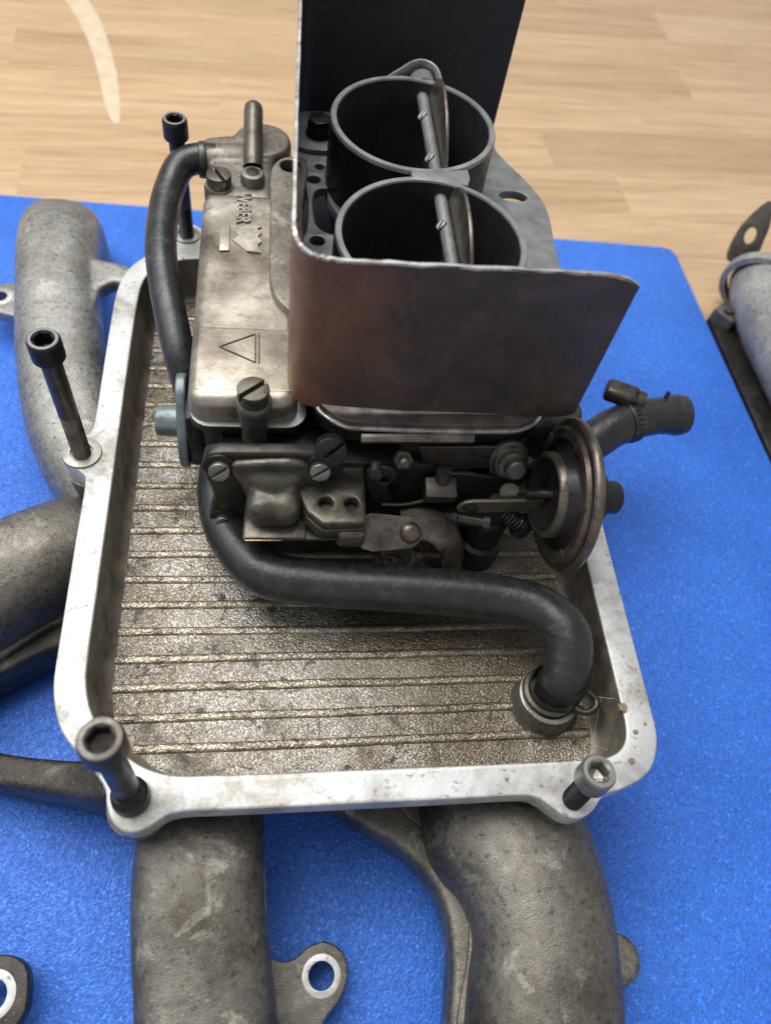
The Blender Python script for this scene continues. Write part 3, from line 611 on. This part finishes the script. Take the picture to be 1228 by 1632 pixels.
# grey vacuum cover on the bowl's left side
vc = P('side_cover', 'zinc', cb, lambda m: m.plate([smooth2([(14.95, 9.75), (15.4, 9.5), (15.5, 9.0), (15.2, 8.5), (15.0, 7.9), (14.7, 7.0), (14.3, 6.4), (13.7, 6.2), (13.2, 6.5), (13.1, 7.1), (13.3, 7.8), (13.6, 8.4), (14.0, 9.1), (14.4, 9.6)], 3)], 0, .38, .08, SIDE(3.75)))
P('cover_boss', 'zinc', vc, lambda m: m.lathe([(.62, 0), (.58, .75), (.52, .85), (0, .85)], (3.4, 14.3, 8.0), (-1, 0, 0), 28))
P('cover_gasket', 'black', cb, lambda m: m.box((4.1, 14.3, 8.0), (.7, 2.2, 3.0), bev=.2))
# accelerator pump on the front
P('pump_housing', 'housing', cb, lambda m: (m.plate([smooth2([(4.75, 11.1), (5.0, 11.35), (6, 11.4), (8.5, 11.4), (9.2, 11.2), (9.35, 10.5), (9.0, 9.4), (9.2, 8), (8.8, 6.6), (7.5, 6.0), (5.4, 6.3), (4.7, 7.2), (4.9, 8.8), (4.7, 10.2)], 3)], 0, .5, .12, FRONT(10.75))))
for x, z, r in ((5.22, 10.75, .42), (8.52, 10.8, .42), (5.18, 7.55, .34)):
    P('screw_boss', 'black', cb, lambda m: m.lathe([(r+.16, 0), (r+.14, .14), (r, .2), (0, .2)], (x, 10.3, z), (0, -1, 0.1), 28))
    screw('pump_screw', 'steel_light', (x, 10.12, z+.02), (0, -1, .35), r*.82, .28, 2.2, sw=.1)
screw('flange_screw', 'black_steel', (8.85, 10.6, 11.35), (0, -1, .5), .55, .4, 2.3, sw=.14)
P('pump_cover', 'olive', cb, lambda m: (m.plate([smooth2([(5.6, 11.0), (6.2, 11.15), (8.0, 11.15), (8.25, 10.6), (8.6, 9.9), (8.0, 9.0), (6.2, 8.9), (5.9, 9.8)], 3)], 0, .4, .1, FRONT(10.4)), m.box((7.0, 9.75, 9.55), (1.85, 1.85, 1.4), (.12, 0, 0), bev=.5, seg=5), m.tube([(6.3, 10.3, 10.3), (7.0, 10.0, 10.2), (7.7, 10.3, 10.3)], .45, n=16)), vox=.07)
P('pump_flange', 'olive', cb, lambda m: m.box((7.05, 9.3, 8.83), (2.1, 1.55, .24), bev=.07))
P('brass_shim', 'brass', cb, lambda m: m.box((6.65, 8.52, 8.79), (1.25, .05, .075), bev=.02))
P('pump_lip', 'olive', cb, lambda m: m.box((7.9, 9.1, 8.62), (3.9, .95, .16), bev=.06))
pl = [(7.75, 9.95), (7.95, 10.45), (8.6, 10.6), (9.3, 10.85), (10.15, 10.9), (10.1, 9.0), (10.05, 8.55), (8.6, 8.5), (8.1, 9.0)]
P('lever_block', 'olive', cb, lambda m: (m.plate([pl, circ(8.75, 9.35, .24), circ(9.62, 9.32, .24)], 9.55, 9.95, .09), m.plate([pl], 9.0, 9.5, .05)))
P('hinge_knuckle', 'bronze', cb, lambda m: (m.box((9.65, 8.75, 8.9), (1.0, .75, .9), bev=.2, seg=4)))
F = frame((11.25, 9.05, 8.45), (0, -.62, .78), (0, .78, .62)) 
P('lever_arm', 'bronze', cb, lambda m: m.plate([smooth2([(-1.15, -.58), (.3, -.6), (.75, -.52), (1.02, -.2), (1.02, .25), (.75, .55), (.2, .6), (-1.15, .6)], 3)], -.07, .09, .03, F))
P('arm_rivet', 'bronze', cb, lambda m: m.lathe([(.40, .08), (.40, .15), (.33, .27), (.18, .34), (0, .36)], F @ Vector((.6, 0, 0)), F.to_3x3() @ Vector((0, 0, 1)), 28), ang=60)
P('pump_lever', 'bronze', cb, lambda m: m.tube([(11.6, 9.35, 8.3), (12.5, 9.55, 8.2), (13.2, 9.45, 7.8), (13.7, 9.1, 7.0), (13.85, 8.8, 6.0), (13.8, 8.6, 5.2)], .62, n=20, flat=.14, up=(0, .6, -.8)))
for k in range(6):
    P('spring_coil', 'steel', cb, lambda m: m.lathe([(.75 - .02*k, 0), (.85 - .02*k, .05), (.75 - .02*k, .1), (.65 - .02*k, .05), (.75 - .02*k, 0)], (11.5, 8.9, 5.6+.28*k), (0, -.3, 1), 28), ang=90)
# throttle linkage
P('bracket', 'steel', cb, lambda m: m.plate([[(11.9, 11.15), (14.2, 11.2), (15.6, 11.2), (15.9, 10.9), (15.9, 10.4), (14.6, 10.2), (14.6, 10.0), (13.9, 9.9), (12.2, 10.3)]], 0, .12, .02, FRONT(10.95)))
P('lever_plate', 'steel', cb, lambda m: m.plate([smooth2([(13.3, 9.9), (15.2, 9.7), (15.8, 10.2), (16.1, 9.5), (15.6, 8.7), (13.4, 8.9)], 3)], 0, .14, .03, FRONT(10.75)))
P('hex_nut', 'steel', cb, lambda m: (m.plate([circ(0, 0, .34, 6)], 0, .35, .03, frame((11.35, 10.6, 10.85), (0, -.8, .6))), m.lathe([(.2, .35), (.2, .7), (.12, .78), (0, .78)], (11.35, 10.6, 10.85), (0, -.8, .6), 20)))
P('idle_screw', 'black_steel', cb, lambda m: m.lathe([(.24, 0), (.27, .05)]*1 + [(.22 if i % 2 else .27, .05+.06*i) for i in range(14)] + [(0, .9)], (10.6, 10.8, 10.1), (-.2, -.85, .5), 20), ang=20)
P('stop_block', 'steel', cb, lambda m: (m.box((12.9, 10.3, 9.35), (1.15, .8, .75), (.3, 0, 0), bev=.08), m.lathe([(.28, 0), (.28, .6), (0, .6)], (12.95, 10.45, 9.6), (0, .2, 1), 20)))
P('pivot_bolt', 'steel', cb, lambda m: m.lathe([(0, -.3), (.72, -.3), (.76, -.2), (.72, -.05), (.62, 0), (.66, .08), (.6, .2), (.5, .22), (.5, .35), (.36, .4), (.36, .75), (.28, .82), (0, .82)], (15.2, 10.6, 10.75), (.05, -.9, .45), 36))
P('link_plate', 'link', cb, lambda m: m.plate([[(13.5, 9.15), (13.58, 9.38), (13.75, 9.55), (14.0, 9.62), (17.0, 9.72), (17.0, 9.02), (14.0, 8.88), (13.72, 8.9), (13.56, 9.0)]], 0, .14, .03, FRONT(9.75)))
P('link_screw', 'black_steel', cb, lambda m: m.plate([circ(0, 0, .26, 6)], 0, .22, .04, frame((13.95, 9.62, 9.22), (0, -1, .2))))
P('link_tab', 'steel_light', cb, lambda m: m.lathe([(0, 0), (.34, 0), (.34, .1), (0, .1)], (15.3, 10.0, 9.85), (0, -1, .3), 24))
def helix(m, o, ax, r, t, pitch, turns):
    F = frame(o, ax); n = int(turns*14)
    m.tube([F @ Vector((r*math.cos(i*2*math.pi/14), r*math.sin(i*2*math.pi/14), pitch*i/14)) for i in range(n+1)], t, n=7, sub=2)
P('return_spring', 'steel', cb, lambda m: helix(m, (15.3, 9.9, 8.7), (.75, -.2, -.55), .3, .06, .17, 7))
P('spring_cup', 'black_steel', cb, lambda m: m.lathe([(.2, 0), (.5, .05), (.5, .3), (.4, .35), (0, .35)], (16.1, 9.65, 8.1), (.75, -.2, -.55), 24))
P('bracket_slot', 'bore', cb, lambda m: m.plate([rrect(13.2, 15.0, 10.45, 10.62, .08)], 0, .01, 0, FRONT(10.825)))
P('cam_lever', 'steel', cb, lambda m: m.plate([smooth2([(10.2, 10.3), (10.9, 10.5), (11.3, 10.1), (11.0, 9.2), (11.4, 8.4), (10.9, 8.2), (10.4, 9.0)], 3), circ(10.85, 9.75, .2)], 0, .14, .03, FRONT(10.55)))
P('cam_rod', 'steel', cb, lambda m: m.tube([(10.9, 10.2, 8.5), (11.8, 10.15, 8.6), (12.6, 10.2, 8.9)], .09, n=10))
P('torsion_spring', 'steel', cb, lambda m: helix(m, (14.6, 10.75, 10.35), (.9, -.2, .2), .36, .05, .13, 6))
P('throttle_shaft', 'steel', cb, lambda m: m.lathe([(0, 0), (.34, 0), (.34, .5), (.26, .55), (.26, 1.5), (.4, 1.5), (.4, 1.75), (0, 1.75)], (13.4, 10.3, 7.6), (.95, -.25, .1), 24))
# vacuum diaphragm on the right
dc = (16.95, 9.45, 10.35); dn = Vector((.99, .0, -.07)).normalized()
dia = P('vacuum_diaphragm', 'black', cb, lambda m: m.lathe([(0, -.3), (.9, -.3), (1.15, -.42), (1.3, -.62), (1.42, -.66), (1.5, -.56), (1.55, -.1), (1.7, .02), (1.9, .05), (2.0, -.10), (2.06, -.14), (2.34, -.14), (2.42, -.02), (2.55, -.02), (2.68, .03), (2.74, .16), (2.70, .30), (2.56, .40), (2.3, .46), (2.1, .6), (1.6, .8), (1.25, 1.05), (1.0, 1.15), (.95, 1.4), (.72, 1.45), (.62, 1.5), (.58, 2.1), (.48, 2.2), (0, 2.22)], dc, dn, 72), ang=50)
P('diaphragm_band', 'diaphragm', dia, lambda m: m.lathe([(1.97, -.075), (2.04, -.148), (2.34, -.152), (2.44, -.03), (2.57, -.028)], dc, dn, 72), ang=40)
P('diaphragm_rim', 'bronze', dia, lambda m: m.lathe([(2.62, 0.0), (2.69, .04), (2.755, .16), (2.715, .30), (2.62, .37)], dc, dn, 72), ang=80)
P('cup_rim', 'bronze', dia, lambda m: m.lathe([(1.31, -.64), (1.42, -.68), (1.51, -.57), (1.53, -.40)], dc, dn, 48), ang=80)
Fd = frame(dc, dn)
for k in range(6):
    a = math.radians(15 + 60*k); q = Fd @ Vector((2.17*math.cos(a), 2.17*math.sin(a), -.165))
    P('slot', 'bore', dia, lambda m: m.plate([circ(0, 0, .24, 16, 0, .13)], -.01, .012, 0, frame(q, -dn, (Fd @ Vector((math.cos(a+1.57), math.sin(a+1.57), 0)) - Vector(dc)))))
P('diaphragm_rod', 'black', cb, lambda m: m.tube([(16.0, 9.8, 9.9), (16.4, 9.6, 10.2), (16.8, 9.5, 10.3)], .18, n=14))
P('side_tube', 'rubber', cb, lambda m: m.tube([(15.9, 13.0, 10.6), (16.9, 12.6, 10.7), (17.8, 13.2, 10.2), (18.2, 14.2, 8.8), (18.3, 14.6, 6.5)], .75, n=22))

# ------------------------------------------------------------------ hoses
h1 = MB().tube([(4.5, 25.65, 11.6), (3.8, 25.6, 11.62), (3.1, 25.35, 11.45), (2.62, 24.2, 11.05), (2.45, 22.4, 10.8), (2.5, 20.8, 10.6), (2.72, 19.3, 10.3), (3.0, 18.0, 10.0), (3.4, 16.4, 9.4), (3.7, 15.6, 8.7), (3.9, 15.3, 7.6), (4.0, 15.2, 5.4)], .62, n=28, sub=8).build('fuel_hose', 'rubber', None, (3.5, 18, 5))
tag(h1, 'thin black rubber hose curving down the left side of the carburettor', 'hose', 'rubber hoses')
h2 = thing('breather_hose', (12, 7.5, 6), 'thick black rubber hose sweeping across the front of the tray', 'hose', 'rubber hoses')
P('tube', 'rubber', h2, lambda m: m.tube([(5.2, 13.4, 7.6), (5.0, 12.0, 7.2), (5.1, 10.8, 6.9), (5.55, 9.6, 6.9), (6.7, 8.2, 7.0), (8.9, 7.75, 7.0), (11, 7.55, 7.05), (13.3, 7.3, 7.1), (15.3, 7.0, 7.15), (16.6, 6.5, 7.25), (17.35, 5.6, 7.3), (17.42, 4.65, 6.95), (17.24, 4.02, 6.4), (17.16, 3.8, 5.75)], [.86]*11 + [.85, .85, .84], n=36, sub=10), ang=60)
hc = P('hose_clamp', 'steel', h2, lambda m: m.lathe([(.86, -.12), (.90, -.14), (.92, 0), (.90, .14), (.86, .12)], (17.26, 4.06, 6.45), (-.12, .45, 1), 40))
P('clamp_ear', 'steel', hc, lambda m: m.tube([(17.55, 3.35, 6.15), (17.75, 3.05, 6.15), (18.05, 2.98, 6.2), (18.35, 3.15, 6.25), (18.4, 3.4, 6.3), (18.2, 3.62, 6.33), (18.0, 3.8, 6.35), (17.95, 4.1, 6.4)], .12, n=10, sub=5))
h3 = thing('water_hose', (24, 16.7, 5), 'short black hose stub with worm clamp pointing right over the mat', 'hose', 'rubber hoses')
P('tube', 'rubber', h3, lambda m: (m.tube([(21.3, 15.5, 5.8), (22.2, 16.0, 6.05), (23.2, 16.4, 6.12), (24.4, 16.7, 6.1), (25.0, 16.8, 6.05), (25.5, 16.88, 6.0), (25.9, 16.92, 6.0)], [.90, .90, .88, .86, .88, .96, .90], n=28, sub=6), m.tube([(24.7, 17.2, 6.8), (24.75, 17.25, 7.15)], .1, n=8)))
ax = Vector((1.0, .3, 0)).normalized()
wc = P('worm_clamp', 'steel', h3, lambda m: m.lathe([(.88, -.28), (.94, -.28), (.96, -.2), (.96, .2), (.94, .28), (.88, .28)], (23.0, 16.32, 6.12), ax, 40))
for k in range(26):
    a = 2*math.pi*k/26; Fc = frame((23.0, 16.32, 6.12), ax)
    P('clamp_notch', 'black_steel', wc, lambda m: m.box((.962*math.cos(a), .962*math.sin(a), 0), (.035, .1, .34), (0, 0, a), bev=0, M=Fc))
P('clamp_screw', 'steel', wc, lambda m: (m.box((22.5, 17.2, 7.0), (1.5, .95, .75), (0, 0, -.4), bev=.2, seg=3), m.lathe([(0, 0), (.42, 0), (.42, .4), (0, .4)], (23.1, 16.93, 7.0), (.92, -.39, 0), 16)))

# ------------------------------------------------------------------ grey cast part at the right edge
g = thing('cast_pipe', (36.3, 25, FZ), 'blurred grey cast pipe with slotted steel tab at the right edge', 'pipe')
P('pipe_body', 'grey_cast', g, lambda m: m.tube([(37.6, 32.0, 1.9), (37.3, 29.5, 1.9), (37.2, 26, 1.75), (37.3, 22, 1.6), (37.6, 17, 1.5), (38, 11, 1.5)], [1.9, 2.15, 2.1, 1.95, 1.8, 1.8], n=32), vox=.14, disp=.08)
P('shade_strip', 'housing', g, lambda m: m.box((35.25, 20.5, FZ+.30), (1.4, 19, .58), (0, 0, .03), bev=.1))  # dark strip added to stand for the shaded gap beside the mat
P('end_band', 'grey_cast', g, lambda m: m.lathe([(1.95, -.35), (2.3, -.3), (2.35, 0), (2.3, .3), (1.95, .35)], (37.1, 31.0, 1.9), (.55, .83, 0.1), 36))
P('clamp_foot', 'brown_steel', g, lambda m: (m.box((35.2, 29.6, .35), (1.5, 1.6, 1.4), (0, 0, .6), bev=.3), m.lathe([(0, 0), (.3, 0), (.3, .2), (0, .2)], (35.0, 29.5, 1.05), (0, 0, 1), 20)))
Ft = frame((36.9, 34.0, 3.2), (-.35, -.80, .5), (.12, .45, .85))
P('slotted_tab', 'brown_steel', g, lambda m: m.plate([smooth2([(-.9, -1.6), (-1.0, -.2), (-.75, .8), (.1, 2.2), (.35, 2.25), (.75, 1.1), (.8, 0), (.6, -1.6)], 3), circ(-.1, .1, .34, 20, 0, .5)], 0, .2, .04, Ft))
P('side_knob', 'grey_cast', g, lambda m: m.lathe([(0, 0), (.5, 0), (.55, .3), (.35, .6), (0, .65)], (35.9, 19.8, 1.2), (-.8, 0, .6), 20), ang=70)

# ------------------------------------------------------------------ crumbs on the rim and in the tray
def crumb(x, y, z, r, label):
    m = MB(); bm = bmesh.new(); bmesh.ops.create_icosphere(bm, subdivisions=2, radius=r)
    for v in bm.verts: v.co = v.co*random.uniform(.72, 1.15); v.co.z *= .6
    bm.verts.index_update(); m.add([v.co.copy() for v in bm.verts], [[v.index for v in f.verts] for f in bm.faces], Matrix.Translation((x, y, z + r*.5))); bm.free()
    tag(m.build('crumb', 'dust', None, (x, y, z), ang=20), label, 'crumb', 'crumbs of dirt on the tray rim')
crumb(18.95, 2.85, 6.98, .17, 'largest tan crumb of dirt on the inner edge of the right rim')
crumb(19.64, 2.25, 7.0, .055, 'smallest dark crumb near the outer edge of the right rim')
crumb(19.21, 1.99, 7.0, .09, 'small round crumb in the middle of the right rim corner')
crumb(18.83, 1.03, 7.0, .11, 'flat brown crumb beside the short socket bolt head')
web = MB()
for a, c in (((18.0, 3.6, 6.3), (18.95, 3.3, 6.6)), ((18.1, 3.9, 6.3), (18.5, 2.2, 4.95)), ((18.5, 2.2, 4.95), (18.8, 1.75, 5.6)), ((18.0, 3.6, 6.3), (18.1, 3.9, 6.3)), ((18.55, 3.43, 6.45), (18.5, 2.2, 4.95))):
    mid = (Vector(a) + Vector(c))/2 - Vector((0, 0, .05)); web.tube([a, mid, c], .0045, n=5, sub=4)
tag(web.build('cobweb', 'silk', None, (18.3, 3, 5)), 'faint cobweb strands between the hose fitting and the right tray wall', 'cobweb')
for o in bpy.data.objects:
    if '_o' in o: del o['_o']
